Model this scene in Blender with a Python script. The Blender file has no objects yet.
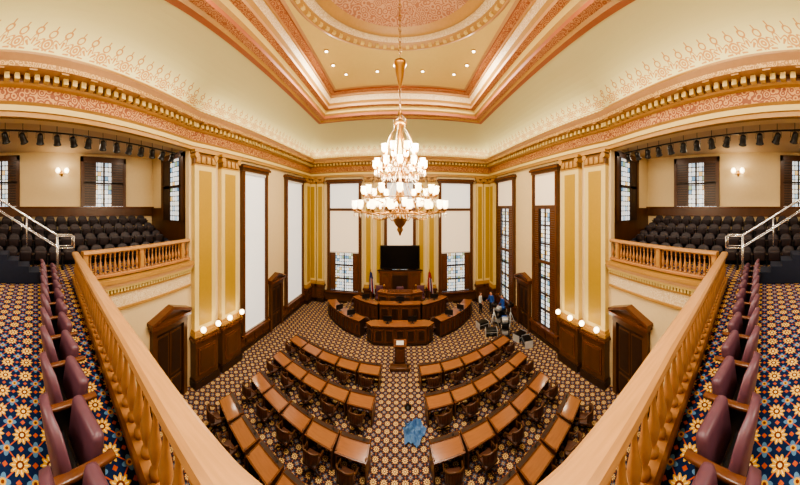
import bpy, bmesh, math, random
import mathutils
from mathutils import Matrix, Vector
random.seed(4)
pi=math.pi
sc=bpy.context.scene
# ------------------------------------------------------------------ materials
def lin(c):
    return tuple(((v/255)/12.92 if v/255<=0.04045 else ((v/255+0.055)/1.055)**2.4) for v in c)+(1,)
class NT:
    def __init__(s,mat):
        s.nt=mat.node_tree; s.n=s.nt.nodes; s.l=s.nt.links
    def put(s,sock,v):
        if v is None: return
        if hasattr(v,'is_linked') or hasattr(v,'links'): s.l.new(v,sock)
        else: sock.default_value=v
    def m(s,op,a,b=None,c=None):
        n=s.n.new('ShaderNodeMath'); n.operation=op
        s.put(n.inputs[0],a); s.put(n.inputs[1],b); s.put(n.inputs[2],c)
        return n.outputs[0]
    def mix(s,f,a,b):
        n=s.n.new('ShaderNodeMix'); n.data_type='RGBA'
        s.put(n.inputs[0],f); s.put(n.inputs[6],a); s.put(n.inputs[7],b)
        return n.outputs[2]
    def noise(s,scale,detail=3,vec=None,out=0):
        n=s.n.new('ShaderNodeTexNoise'); n.inputs['Scale'].default_value=scale; n.inputs['Detail'].default_value=detail
        if vec is not None: s.l.new(vec,n.inputs['Vector'])
        return n.outputs[out]
    def band(s,v,c,w):   # |v-c|<w
        return s.m('LESS_THAN',s.m('ABSOLUTE',s.m('SUBTRACT',v,c)),w)
def newmat(name):
    m=bpy.data.materials.new(name); m.use_nodes=True
    return m,NT(m),m.node_tree.nodes['Principled BSDF']
def pm(name,col,rough=.6,metal=0,var=.12,scale=6,emit=0,ecol=None,stretch=None,col2=None,spec=.5):
    m,t,b=newmat(name)
    tc=t.n.new('ShaderNodeTexCoord'); mp=t.n.new('ShaderNodeMapping')
    t.l.new(tc.outputs['Object'],mp.inputs[0])
    if stretch: mp.inputs['Scale'].default_value=stretch
    c=lin(col); c2=lin(col2) if col2 else tuple(v*(1-var*2) for v in c[:3])+(1,)
    f=t.noise(scale,4,mp.outputs[0])
    t.put(b.inputs['Base Color'],t.mix(f,c2,c))
    b.inputs['Roughness'].default_value=rough; b.inputs['Metallic'].default_value=metal
    b.inputs['Specular IOR Level'].default_value=spec
    if emit:
        b.inputs['Emission Color'].default_value=lin(ecol or col); b.inputs['Emission Strength'].default_value=emit
    return m
CREAM=pm('wall_cream_plaster',(232,208,160),.7,var=.04)
CREAM2=pm('pale_yellow_plaster',(228,202,128),.6,var=.04)
OLIVE=pm('olive_gold_paint',(184,146,48),.5,var=.06)
GOLD=pm('gold_moulding',(190,144,76),.45,var=.12,scale=9)
GOLDD=pm('dark_gold_carving',(144,98,42),.4,var=.3,scale=30)
SALMON=pm('muted_rose_paint',(168,98,62),.6,var=.08)
PEACH=pm('tan_moulding',(206,160,112),.5,var=.08)
WOOD=pm('walnut_wood',(100,62,32),.35,var=.28,scale=3,stretch=(1,1,.2))
WOODR=pm('mahogany_wood',(112,66,36),.25,var=.22,scale=4,stretch=(3,.6,1))
WOODD=pm('dark_walnut',(56,34,20),.4,var=.25,scale=4)
RAILW=pm('handrail_oak',(206,154,98),.28,var=.22,scale=5,stretch=(.5,6,6))
BALU=pm('baluster_paint',(184,130,78),.4,var=.15)
DESKT=pm('desk_top_cherry',(158,104,66),.14,var=.18,scale=5,stretch=(.6,3,1))
MAROON=pm('mauve_leather',(98,62,74),.42,var=.15,scale=12)
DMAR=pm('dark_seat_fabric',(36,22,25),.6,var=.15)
NAVYC=pm('navy_stair_carpet',(22,28,48),.9,var=.2)
CHAIRL=pm('chair_leather',(84,50,34),.4,var=.2)
BRASS=pm('brass',(176,128,66),.3,.85,var=.15)
CRYST=pm('cut_crystal',(240,225,200),.08,0,var=.05,spec=1.0)
BLACK=pm('black_metal',(18,17,17),.4,var=.1)
STEEL=pm('stainless_steel',(215,215,215),.22,.9,var=.03)
ALU=pm('aluminium',(225,230,235),.35,.6,var=.05)
SCREEN=pm('screen_black',(8,7,9),.25,var=.05)
SOFFIT=pm('gallery_ceiling_paint',(216,190,152),.8,var=.04)
SHADE=pm('window_shade',(238,236,230),.8,var=.03,emit=.55,ecol=(245,245,242))  # emission stands in for daylight coming through the blind
SHADEW=pm('window_shade_warm',(238,218,188),.8,var=.03,emit=.45,ecol=(255,234,204))  # backlit look put in as emission, like the white blind
GLOBE=pm('lit_glass_globe',(255,240,215),.3,var=.0,emit=7,ecol=(255,226,180))
BULB=pm('downlight_lens',(255,240,215),.3,var=.0,emit=12,ecol=(255,235,205))
TARP=pm('blue_dust_sheet',(24,72,130),.5,var=.3,scale=4,col2=(90,130,170))
WHITE=pm('white_cloth',(225,222,215),.7,var=.06)
BLUESH=pm('blue_shirt',(40,85,165),.8,var=.1)
DARKCL=pm('dark_trousers',(28,28,36),.8,var=.1)
SKIN=pm('skin',(205,150,120),.5,var=.04)
HAIR=pm('hair',(45,30,20),.6,var=.2)
RED=pm('flag_red',(150,25,30),.7,var=.15)
NAVY=pm('flag_navy',(25,35,90),.7,var=.15)
GLASSL=pm('spot_lens',(230,225,215),.15,var=.02,emit=.6,ecol=(255,240,215))
LAPS=pm('monitor_screen',(40,70,120),.3,var=.1,emit=.3,ecol=(90,140,210))

def uvsock(t):
    tc=t.n.new('ShaderNodeTexCoord'); sx=t.n.new('ShaderNodeSeparateXYZ'); t.l.new(tc.outputs['UV'],sx.inputs[0])
    return sx.outputs[0],sx.outputs[1]
def possock(t):
    g=t.n.new('ShaderNodeNewGeometry'); sx=t.n.new('ShaderNodeSeparateXYZ'); t.l.new(g.outputs['Position'],sx.inputs[0])
    return sx.outputs[0],sx.outputs[1],sx.outputs[2]
def ln(t,a,b): return t.m('SQRT',t.m('ADD',t.m('MULTIPLY',a,a),t.m('MULTIPLY',b,b)))
def cell(t,v,off=0): return t.m('SUBTRACT',t.m('FRACT',t.m('ADD',v,off)),.5)
def carpet(name,tile,base,petal,core,second,third):
    m,t,b=newmat(name)
    X,Y,Z=possock(t)
    u=t.m('DIVIDE',X,tile); v=t.m('DIVIDE',Y,tile)
    x1=cell(t,u,100); y1=cell(t,v,100)
    r=ln(t,x1,y1); a=t.m('ARCTAN2',x1,y1)
    R=t.m('ADD',.295,t.m('MULTIPLY',.055,t.m('COSINE',t.m('MULTIPLY',a,10))))
    x2=cell(t,u,100.5); y2=cell(t,v,100.5)
    r2=ln(t,x2,y2); a2=t.m('ARCTAN2',x2,y2)
    R2=t.m('ADD',.2,t.m('MULTIPLY',.06,t.m('COSINE',t.m('MULTIPLY',a2,4))))
    c=lin(base)
    dg=t.m('ABSOLUTE',t.m('SUBTRACT',t.m('ABSOLUTE',x1),t.m('ABSOLUTE',y1)))
    c=t.mix(t.m('LESS_THAN',dg,.03),c,lin(third))
    c=t.mix(t.m('LESS_THAN',r2,R2),c,lin(second))
    c=t.mix(t.m('LESS_THAN',r2,.11),c,lin(petal))
    c=t.mix(t.m('LESS_THAN',r2,.055),c,lin(core))
    x3=cell(t,u,100.5); y3=cell(t,v,100)
    c=t.mix(t.m('LESS_THAN',t.m('ADD',t.m('ABSOLUTE',x3),t.m('ABSOLUTE',y3)),.1),c,lin(third))
    x4=cell(t,u,100); y4=cell(t,v,100.5)
    c=t.mix(t.m('LESS_THAN',t.m('ADD',t.m('ABSOLUTE',x4),t.m('ABSOLUTE',y4)),.1),c,lin(third))
    c=t.mix(t.m('LESS_THAN',r,R),c,lin(petal))
    c=t.mix(t.m('MULTIPLY',t.m('LESS_THAN',r,.27),t.m('GREATER_THAN',t.m('COSINE',t.m('MULTIPLY',a,10)),.82)),c,lin((240,225,170)))
    c=t.mix(t.m('LESS_THAN',r,.14),c,lin(core))
    c=t.mix(t.m('LESS_THAN',r,.07),c,lin((235,215,150)))
    t.put(b.inputs['Base Color'],c); b.inputs['Roughness'].default_value=.95
    b.inputs['Specular IOR Level'].default_value=.1
    return m
CARPG=carpet('gallery_carpet',.3,(18,34,68),(210,158,56),(110,50,26),(84,122,156),(176,82,42))
CARPF=carpet('chamber_carpet',.34,(56,44,52),(190,148,92),(96,52,34),(96,108,124),(144,88,56))
def mk_cove():
    m,t,b=newmat('cove_stencilled_plaster')
    U,V0=uvsock(t)
    V=t.m('SUBTRACT',V0,.6)
    W=1.0
    x=cell(t,t.m('DIVIDE',U,W),200); y=t.m('DIVIDE',V,W)
    yy=t.m('SUBTRACT',y,.12)
    a=t.m('ARCTAN2',x,yy); r=ln(t,x,yy)
    c7=t.m('COSINE',t.m('MULTIPLY',a,8))
    R=t.m('ADD',.36,t.m('MULTIPLY',.09,c7))
    up=t.m('GREATER_THAN',yy,-.02)
    k=t.band(r,R,.03)
    k=t.m('MAXIMUM',k,t.m('MULTIPLY',t.m('GREATER_THAN',c7,.5),t.band(r,.24,.1)))
    k=t.m('MULTIPLY',k,up)
    xa=t.m('SUBTRACT',t.m('ABSOLUTE',x),.5); r2=ln(t,xa,t.m('SUBTRACT',y,.3))
    k=t.m('MAXIMUM',k,t.band(r2,.15,.028)); k=t.m('MAXIMUM',k,t.band(r2,.06,.03))
    r3=ln(t,xa,t.m('SUBTRACT',y,.62)); k=t.m('MAXIMUM',k,t.band(r3,.11,.024))
    k=t.m('MAXIMUM',k,t.m('MULTIPLY',t.m('LESS_THAN',t.m('ABSOLUTE',xa),.022),t.band(y,.8,.08)))
    r4=ln(t,x,t.m('SUBTRACT',y,.68)); k=t.m('MAXIMUM',k,t.band(r4,.1,.026))
    k=t.m('MAXIMUM',k,t.m('MULTIPLY',t.m('LESS_THAN',t.m('ABSOLUTE',x),.024),t.band(y,.85,.09)))
    # lower running scroll band
    x5=cell(t,t.m('DIVIDE',U,.25),200); r5=ln(t,x5,t.m('DIVIDE',t.m('ADD',V,.12),.25))
    k=t.m('MAXIMUM',k,t.band(r5,.3,.1))
    k=t.m('MAXIMUM',k,t.band(V,.03,.02)); k=t.m('MAXIMUM',k,t.band(V,-.27,.02))
    base=t.mix(t.noise(.5,2),lin((206,200,150)),lin((218,212,166)))
    c=t.mix(t.m('MULTIPLY',k,.85),base,lin((176,116,62)))
    t.put(b.inputs['Base Color'],c); b.inputs['Roughness'].default_value=.8
    return m
COVE=mk_cove()
def mk_orn(name,c1,c2,s,wv=8):
    m,t,b=newmat(name)
    tc=t.n.new('ShaderNodeTexCoord')
    v=t.n.new('ShaderNodeTexVoronoi'); v.inputs['Scale'].default_value=s; t.l.new(tc.outputs['Object'],v.inputs['Vector'])
    w=t.m('SINE',t.m('MULTIPLY',v.outputs['Distance'],wv*2.2))
    n=t.noise(s*1.5,2,tc.outputs['Object'])
    k=t.m('GREATER_THAN',t.m('ADD',w,t.m('MULTIPLY',n,.8)),.45)
    t.put(b.inputs['Base Color'],t.mix(k,lin(c1),lin(c2))); b.inputs['Roughness'].default_value=.6
    return m
FRIEZE=mk_orn('rust_ornamental_frieze',(142,78,42),(204,154,94),5)
MEDAL=mk_orn('medallion_rose_relief',(168,112,82),(202,158,124),4.5,10)
COFO=mk_orn('coffer_rose_relief',(158,94,58),(200,146,102),6,9)
GOLDO=mk_orn('gold_relief_band',(176,130,70),(222,184,120),7,8)
PALEO=mk_orn('pale_relief_band',(218,190,146),(236,216,178),6,8)
def mk_glass():
    m,t,b=newmat('stained_glass')
    U,V=uvsock(t)
    u=t.m('DIVIDE',U,.22); v=t.m('DIVIDE',V,.27)
    fu=t.m('FLOOR',u); fv=t.m('FLOOR',v)
    cb=t.n.new('ShaderNodeCombineXYZ'); t.put(cb.inputs[0],fu); t.put(cb.inputs[1],fv)
    wn=t.n.new('ShaderNodeTexWhiteNoise'); t.l.new(cb.outputs[0],wn.inputs['Vector'])
    cr=t.n.new('ShaderNodeValToRGB'); cr.color_ramp.interpolation='CONSTANT'
    els=[(0,(226,234,240)),(.5,(175,200,220)),(.62,(236,234,222)),(.82,(110,150,180)),(.9,(150,170,135)),(.95,(220,185,120))]
    e=cr.color_ramp.elements; e[0].position=0; e[0].color=lin(els[0][1]); e[1].position=els[1][0]; e[1].color=lin(els[1][1])
    for p,c in els[2:]:
        q=e.new(p); q.color=lin(c)
    t.l.new(wn.outputs['Value'],cr.inputs[0])
    x=t.m('ABSOLUTE',cell(t,u)); y=t.m('ABSOLUTE',cell(t,v))
    ld=t.m('GREATER_THAN',t.m('MAXIMUM',x,y),.42)
    c=t.mix(ld,cr.outputs[0],(0.01,.01,.01,1))
    t.put(b.inputs['Base Color'],c); t.put(b.inputs['Emission Color'],c); b.inputs['Emission Strength'].default_value=1.0  # panes emit their own colour in place of outside daylight
    b.inputs['Roughness'].default_value=.2
    return m
GLASS=mk_glass()
# ------------------------------------------------------------------ mesh builder
class MB:
    def __init__(s): s.v=[];s.f=[];s.m=[];s.sm=[];s.uv={};s.mats=[];s.M=Matrix.Identity(4)
    def mi(s,mat):
        if mat not in s.mats: s.mats.append(mat)
        return s.mats.index(mat)
    def av(s,p): s.v.append(tuple(s.M@Vector(p))); return len(s.v)-1
    def af(s,idx,mat,smooth=False,uv=None):
        s.f.append(tuple(idx)); s.m.append(s.mi(mat)); s.sm.append(smooth)
        if uv: s.uv[len(s.f)-1]=uv
    def quad(s,ps,mat,uv=None): s.af([s.av(p) for p in ps],mat,False,uv)
    def box(s,x0,x1,y0,y1,z0,z1,mat):
        i=[s.av((x,y,z)) for z in (z0,z1) for y in (y0,y1) for x in (x0,x1)]
        for q in ((0,1,3,2),(4,6,7,5),(0,4,5,1),(2,3,7,6),(0,2,6,4),(1,5,7,3)):
            s.af([i[k] for k in q],mat)
    def bm(s,bmx,mat,smooth=True,M=None):
        base=len(s.v)
        for v in bmx.verts:
            co=v.co if M is None else M@v.co
            s.av(co)
        bmx.verts.index_update()
        for f in bmx.faces: s.af([base+v.index for v in f.verts],mat,smooth)
        bmx.free()
    def rbox(s,x0,x1,y0,y1,z0,z1,mat,r=.03,seg=2,M=None,smooth=True):
        b=bmesh.new(); bmesh.ops.create_cube(b,size=1)
        for v in b.verts: v.co=Vector(((x0+x1)/2+v.co.x*(x1-x0),(y0+y1)/2+v.co.y*(y1-y0),(z0+z1)/2+v.co.z*(z1-z0)))
        bmesh.ops.bevel(b,geom=list(b.edges),offset=r,segments=seg,profile=.5,affect='EDGES')
        s.bm(b,mat,smooth,M)
    def ball(s,c,r,mat,sz=1,sub=2):
        b=bmesh.new(); bmesh.ops.create_icosphere(b,subdivisions=sub,radius=r)
        for v in b.verts: v.co=Vector((c[0]+v.co.x,c[1]+v.co.y,c[2]+v.co.z*sz))
        s.bm(b,mat,True)
    def lathe(s,prof,c,seg,mat,smooth=True,squ=1):
        rings=[]
        for r,z in prof:
            rings.append([s.av((c[0]+r*math.cos(2*pi*k/seg),c[1]+r*squ*math.sin(2*pi*k/seg),c[2]+z)) for k in range(seg)])
        for a,b in zip(rings,rings[1:]):
            for k in range(seg): s.af((a[k],a[(k+1)%seg],b[(k+1)%seg],b[k]),mat,smooth)
        s.af(rings[0][::-1],mat); s.af(rings[-1],mat)
    def tube(s,pts,r,mat,seg=6,r2=None):
        pts=[Vector(p) for p in pts]; rings=[]
        n=len(pts)
        for i,p in enumerate(pts):
            d=(pts[min(i+1,n-1)]-pts[max(i-1,0)]).normalized()
            up=Vector((0,0,1)) if abs(d.z)<.95 else Vector((1,0,0))
            a=d.cross(up).normalized(); b=d.cross(a).normalized()
            rr=r if r2 is None else r+(r2-r)*i/(n-1)
            rings.append([s.av(p+a*rr*math.cos(2*pi*k/seg)+b*rr*math.sin(2*pi*k/seg)) for k in range(seg)])
        for a,b in zip(rings,rings[1:]):
            for k in range(seg): s.af((a[k],a[(k+1)%seg],b[(k+1)%seg],b[k]),mat,True)
        s.af(rings[0],mat); s.af(rings[-1],mat)
    def prism(s,poly,y0,y1,mat):
        a=[s.av((x,y0,z)) for x,z in poly]; b=[s.av((x,y1,z)) for x,z in poly]; n=len(poly)
        s.af(a,mat); s.af(b[::-1],mat)
        for k in range(n): s.af((a[k],a[(k+1)%n],b[(k+1)%n],b[k]),mat)
    def plan(s,poly,z0,z1,mat):
        a=[s.av((x,y,z0)) for x,y in poly]; b=[s.av((x,y,z1)) for x,y in poly]; n=len(poly)
        s.af(a,mat); s.af(b[::-1],mat)
        for k in range(n): s.af((a[k],a[(k+1)%n],b[(k+1)%n],b[k]),mat)
    def sweep(s,path,prof,mats,closed=False):
        P=[Vector((p[0],p[1])) for p in path]; n=len(P); rings=[]
        def rn(a,b):
            d=(b-a).normalized(); return Vector((d.y,-d.x))
        for i in range(n):
            if closed: n1=rn(P[i-1],P[i]); n2=rn(P[i],P[(i+1)%n])
            else:
                n1=rn(P[max(i-1,0)],P[max(i,1)]); n2=rn(P[min(i,n-2)],P[min(i+1,n-1)])
            mm=(n1+n2); mm=mm/(mm.dot(n1)) if mm.length>1e-6 else n1
            rings.append([s.av((P[i].x+mm.x*o,P[i].y+mm.y*o,z)) for o,z in prof])
        R=range(n if closed else n-1)
        for i in R:
            a=rings[i]; b=rings[(i+1)%n]
            for k in range(len(prof)-1): s.af((a[k],b[k],b[k+1],a[k+1]),mats[k] if isinstance(mats,list) else mats)
        if not closed:
            mt=mats[0] if isinstance(mats,list) else mats
            s.af(rings[0],mt); s.af(rings[-1],mt)
    def stamp(s,o,M):
        base=len(s.v)
        for v in o.v: s.av(M@Vector(v))
        for i,f in enumerate(o.f): s.af([base+k for k in f],o.mats[o.m[i]],o.sm[i],o.uv.get(i))
    def mesh(s,name,mirror=False,recalc=True):
        me=bpy.data.meshes.new(name)
        vs=[(-x,y,z) for x,y,z in s.v] if mirror else s.v
        me.from_pydata(vs,[],[f[::-1] for f in s.f] if mirror else s.f)
        for m in s.mats: me.materials.append(m)
        me.polygons.foreach_set('material_index',s.m); me.polygons.foreach_set('use_smooth',s.sm)
        if s.uv:
            ul=me.uv_layers.new(name='UVMap')
            for fi,uv in s.uv.items():
                p=me.polygons[fi]; q=uv[::-1] if mirror else uv
                for k,li in enumerate(p.loop_indices): ul.data[li].uv=q[k]
        if recalc:
            b=bmesh.new(); b.from_mesh(me); bmesh.ops.recalc_face_normals(b,faces=b.faces); b.to_mesh(me); b.free()
        me.update()
        return me
    def build(s,name,mirror=False,recalc=True,parent=None):
        ob=bpy.data.objects.new(name,s.mesh(name,mirror,recalc)); sc.collection.objects.link(ob)
        if parent: ob.parent=parent
        return ob
def inst(me,name,loc,rz=0,parent=None,scale=1):
    ob=bpy.data.objects.new(name,me); ob.location=loc; ob.rotation_euler=(0,0,rz); ob.scale=(scale,)*3
    sc.collection.objects.link(ob)
    if parent: ob.parent=parent
    return ob
def wm(p0,p1):
    u=(Vector(p1)-Vector(p0)).normalized(); n=Vector((u.y,-u.x))
    return Matrix(((u.x,n.x,0,p0[0]),(u.y,n.y,0,p0[1]),(0,0,1,0),(0,0,0,1)))
def T(x,y,z,rz=0,s=1): return Matrix.Translation((x,y,z))@Matrix.Rotation(rz,4,'Z')@Matrix.Scale(s,4)
# ------------------------------------------------------------------ plan
EYE=8.7
A=(-8.5,20.7); B=(-9.0,7.0); C=(-7.0,-2.6); R0=(-7.0,-6.9)
mx=lambda p:(-p[0],p[1])
loop=[R0,C,B,A,mx(A),mx(B),mx(C),mx(R0)]
MBA=wm(B,A); MCB=wm(C,B); MF=wm(A,mx(A))
LBA=(Vector(A)-Vector(B)).length; LCB=(Vector(B)-Vector(C)).length
GZ=6.2; EZ=11.55
b=MB(); b.quad([(-14,-7,0),(14,-7,0),(14,21,0),(-14,21,0)],CARPF); b.build('floor',recalc=False)
def side_wall():
    b=MB(); b.M=MBA; b.box(0,LBA,-.3,0,0,13.2,CREAM)
    b.M=MCB; b.box(0,LCB,-.3,0,0,5.9,CREAM)
    b.box(0,LCB,-.35,.02,EZ,13.2,CREAM)
    b.M=Matrix.Identity(4)
    return b
for nm,mir in (('wall_left',False),('wall_right',True)): side_wall().build(nm,mir)
b=MB(); b.M=MF; b.box(0,17,-.3,0,0,13.2,CREAM); b.build('wall_far')
b=MB(); b.box(-14,14,-7.2,-6.9,0,16,CREAM); b.build('wall_rear')
def recess():
    b=MB()
    b.box(-13.6,-13.3,-6.9,7.8,0,12.2,CREAM)
    b.box(-13.3,-9.0,7.35,7.6,0,12.2,CREAM)
    b.box(-13.3,-13.22,-6.9,7.35,8.2,8.7,WOOD)
    b.box(-13.3,-9.0,7.28,7.35,6.2,8.7,WOOD)
    b.box(-13.25,-13.15,-6.9,7.35,8.68,8.78,WOODR)
    return b
recess().build('wall_gallery_left'); recess().build('wall_gallery_right',True)
def soff():
    b=MB(); b.plan([(-13.6,-6.9),(-13.6,7.6),(-9.05,7.4),(-7.1,-2.6),(-7.1,-6.9)],11.9,12.1,SOFFIT); return b
soff().build('ceiling_gallery_left'); soff().build('ceiling_gallery_right',True)
def gfloor():
    b=MB(); b.plan([(-13.3,-6.9),(-13.3,7.3),(-9.05,7.0),(-7.82,1.3),(-7.6,-.2),(-7.6,-6.9)],5.9,GZ,CARPG)
    for i,(x) in enumerate((-10.7,-11.7,-12.7)):
        b.box(-13.3,x+.45,-6,7.2,GZ,GZ+.38*(i+1),NAVYC)
    return b
gfloor().build('gallery_floor_left'); gfloor().build('gallery_floor_right',True)
railpts=[(-7.86,1.36),(-4.2,1.16),(-2.3,1.06),(-.9,.95),(.9,.95),(2.3,1.06),(4.2,1.16),(7.86,1.36)]
b=MB(); b.plan([(-7.65,-6.9)]+railpts+[(7.65,-6.9)],5.9,GZ,CARPG)
b.box(-7.4,7.4,-6.9,-1.5,GZ,GZ+.35,CARPG)
b.build('gallery_floor_rear')
prof=[(0,EZ),(.2,EZ),(.2,11.72),(.25,11.72),(.25,11.9),(.32,11.98),(.2,12.02),(.2,12.45),(.3,12.5),(.34,12.56),(.34,12.78),(.75,12.8),(.75,12.95),(.88,13.1),(.88,13.16),(.3,13.16),(.3,13.05),(0.0,13.05)]
mats=[GOLD,GOLD,GOLD,CREAM2,GOLD,GOLD,FRIEZE,GOLD,GOLD,GOLDD,PEACH,GOLDO,PEACH,GOLD,CREAM,CREAM,CREAM]
b=MB(); b.sweep(loop,prof,mats,True)
for p0,p1 in zip(loop,loop[1:]):
    b.M=wm(p0,p1); L=(Vector(p1)-Vector(p0)).length
    n=int(L/.3)
    for k in range(n):
        u=(k+.5)*L/n; b.box(u-.08,u+.08,.34,.52,12.57,12.76,CREAM2)
    n=int(L/.9)
    for k in range(n):
        u=(k+.5)*L/n; b.box(u-.12,u+.12,.34,.72,12.74,12.83,GOLD)
b.M=Matrix.Identity(4)
b.build('trim_entablature')
CX,CY0,CY1=5.5,-1.5,15.3; CZ=14.75
b=MB(); N=14
fb=(B[1]-R0[1])/(A[1]-R0[1]); fc=(C[1]-R0[1])/(A[1]-R0[1])
yc=lambda f:CY0+(CY1-CY0)*f
left=[(R0,(-CX,CY0)),(C,(-CX,yc(fc))),(B,(-CX,yc(fb))),(A,(-CX,CY1))]
allp=left+[(mx(p),mx(q)) for p,q in left[::-1]]
ud=0
for (w0,c0),(w1,c1) in zip(allp,allp[1:]+allp[:1]):
    L=(Vector(w1)-Vector(w0)).length
    dep=((Vector(c0)+Vector(c1))/2-(Vector(w0)+Vector(w1))/2).length
    prev=None; v=0; segs=max(1,int(L/1.5)); 
    for k in range(N+1):
        t=k/N*pi/2; fr=1-math.cos(t); z=13.05+(CZ-13.05)*math.sin(t)
        cur=(fr,z)
        if prev:
            dv=math.hypot((fr-prev[0])*dep,z-prev[1])
            for j in range(segs):
                a0,a1=j/segs,(j+1)/segs
                def P(a,fr,z):
                    w=Vector(w0).lerp(Vector(w1),a); c=Vector(c0).lerp(Vector(c1),a); q=w.lerp(c,fr); return (q.x,q.y,z)
                b.quad([P(a0,prev[0],prev[1]),P(a1,prev[0],prev[1]),P(a1,fr,z),P(a0,fr,z)],COVE,
                       [(ud+a0*L,v),(ud+a1*L,v),(ud+a1*L,v+dv),(ud+a0*L,v+dv)])
            v+=dv
        prev=cur
    ud+=L
b.build('ceiling_cove',recalc=False)
b=MB()
rect=[(-CX,CY0),(-CX,CY1),(CX,CY1),(CX,CY0)]
cp=[(-.12,CZ),(-.12,14.62),(.12,14.6),(.2,14.7),(.5,14.7),(.5,14.86),(.6,14.95),(.66,15.15),(.95,15.15),(.95,15.3),(1.05,15.42),(1.15,15.7),(1.2,15.72),(1.2,15.85),(1.5,15.85),(1.5,15.95),(1.62,15.98)]
cm=[SALMON,SALMON,GOLD,COFO,SALMON,GOLD,CREAM2,COFO,PEACH,GOLD,PALEO,GOLD,PEACH,COFO,SALMON,PEACH]
b.sweep(rect,cp,cm,True)
I=1.62; x1=CX-I; ya=CY0+I; yb=CY1-I; cy=(CY0+CY1)/2; RR=3.55
seg=64
ring=[]; rectp=[]
for k in range(seg):
    a=2*pi*k/seg; c,s=math.cos(a),math.sin(a)
    ring.append((RR*c,cy+RR*s))
    m=min(x1/abs(c) if abs(c)>1e-6 else 1e9,((yb-ya)/2)/abs(s) if abs(s)>1e-6 else 1e9)
    rectp.append((m*c,cy+m*s))
for k in range(seg):
    j=(k+1)%seg
    b.quad([(*ring[k],15.98),(*ring[j],15.98),(*rectp[j],15.98),(*rectp[k],15.98)],CREAM2)
for sx in (-1,1):
    for sy in (ya,yb): b.quad([(sx*(x1-1.3),sy,15.985),(sx*x1,sy,15.985),(sx*x1,sy+(1.3 if sy==ya else -1.3),15.985),(sx*(x1-.65),sy+(.65 if sy==ya else -.65),15.985)],CREAM2)
b.build('ceiling',recalc=False)
b=MB()
b.lathe([(RR+.16,15.97),(RR+.12,15.85),(RR-.02,15.8),(RR-.15,15.87),(RR-.2,16.0),(RR-.5,16.05),(RR-.55,15.98),(RR-.68,15.95),(RR-.75,16.05),(RR-.9,16.15)],(0,cy,0),72,GOLD)
b.f=b.f[:-2]; b.m=b.m[:-2]; b.sm=b.sm[:-2]
for i in range(72*4,72*5): b.m[i]=b.mi(PALEO)
for i in range(72*0,72*2): b.m[i]=b.mi(PEACH)
b.lathe([(RR-.9,16.15),(2.0,16.3),(1.2,16.34)],(0,cy,0),72,MEDAL); b.f=b.f[:-2]; b.m=b.m[:-2]; b.sm=b.sm[:-2]
b.lathe([(1.25,16.34),(1.2,16.25),(1.05,16.22),(.95,16.3),(.6,16.32),(.5,16.2),(.3,16.15),(.15,16.05),(.05,16.0)],(0,cy,0),48,GOLDO)
for k in range(64):
    a=2*pi*k/64; b.M=Matrix.Translation((0,cy,0))@Matrix.Rotation(a,4,'Z'); b.box(RR-.18,RR-.06,-.07,.07,15.8,15.9,CREAM2)
b.M=Matrix.Identity(4)
b.build('ceiling_medallion',recalc=False)
dl=[(x,12.25) for x in (-2.9,-1.2,1.2,2.9)]+[(sx*3.35,y) for sx in (-1,1) for y in (10.2,11.3,3.6)]+[(x,1.6) for x in (-2.6,-1.0,1.0,2.6)]
b=MB()
for x,y in dl:
    b.lathe([(.11,15.99),(.11,15.94),(.075,15.94)],(x,y,0),16,GOLD); b.lathe([(.07,15.95),(.07,15.93)],(x,y,0),12,BULB)
b.build('recessed_downlights')
def pilaster(b,u0,u1,z0=2.4,z1=EZ,n=.28,ped=True,capd=.75):
    w=u1-u0; c=(u0+u1)/2
    if ped:
        b.box(u0-.12,u1+.12,0,n+.22,0,.35,WOODD); b.box(u0-.06,u1+.06,0,n+.14,.35,z0-.18,WOOD)
        b.box(u0+.12,u1-.12,n+.14,n+.18,.6,z0-.5,WOODR); b.box(u0+.22,u1-.22,n+.18,n+.2,.72,z0-.62,WOOD)
        b.box(u0-.14,u1+.14,0,n+.24,z0-.18,z0-.06,WOODR); b.box(u0-.1,u1+.1,0,n+.18,z0-.06,z0,WOOD)
    b.box(u0-.07,u1+.07,0,n+.09,z0,z0+.16,GOLD); b.box(u0-.03,u1+.03,0,n+.05,z0+.16,z0+.3,GOLD)
    zt=z1-capd
    b.box(u0,u1,0,n,z0+.3,zt,CREAM2)
    b.box(u0+w*.2,u1-w*.2,n,n+.02,z0+.5,zt-.25,OLIVE)
    b.box(u0-.02,u1+.02,0,n+.03,zt,zt+.07,GOLD)
    b.box(u0,u1,0,n+.04,zt+.07,z1-.16,GOLDD)
    k=4
    for i in range(k):
        uu=u0+w*(i+.5)/k; b.rbox(uu-w*.09,uu+w*.09,n,n+.1,zt+.1,z1-.3,GOLD,.02,1)
    for uu in (u0+.06,u1-.06):
        bb=bmesh.new(); bmesh.ops.create_cone(bb,cap_ends=True,segments=12,radius1=.14,radius2=.14,depth=n+.14)
        b.bm(bb,GOLD,False,Matrix.Translation((uu,(n+.14)/2,z1-.28))@Matrix.Rotation(pi/2,4,'X'))
    b.box(u0-.1,u1+.1,0,n+.16,z1-.14,z1,GOLD)
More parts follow.
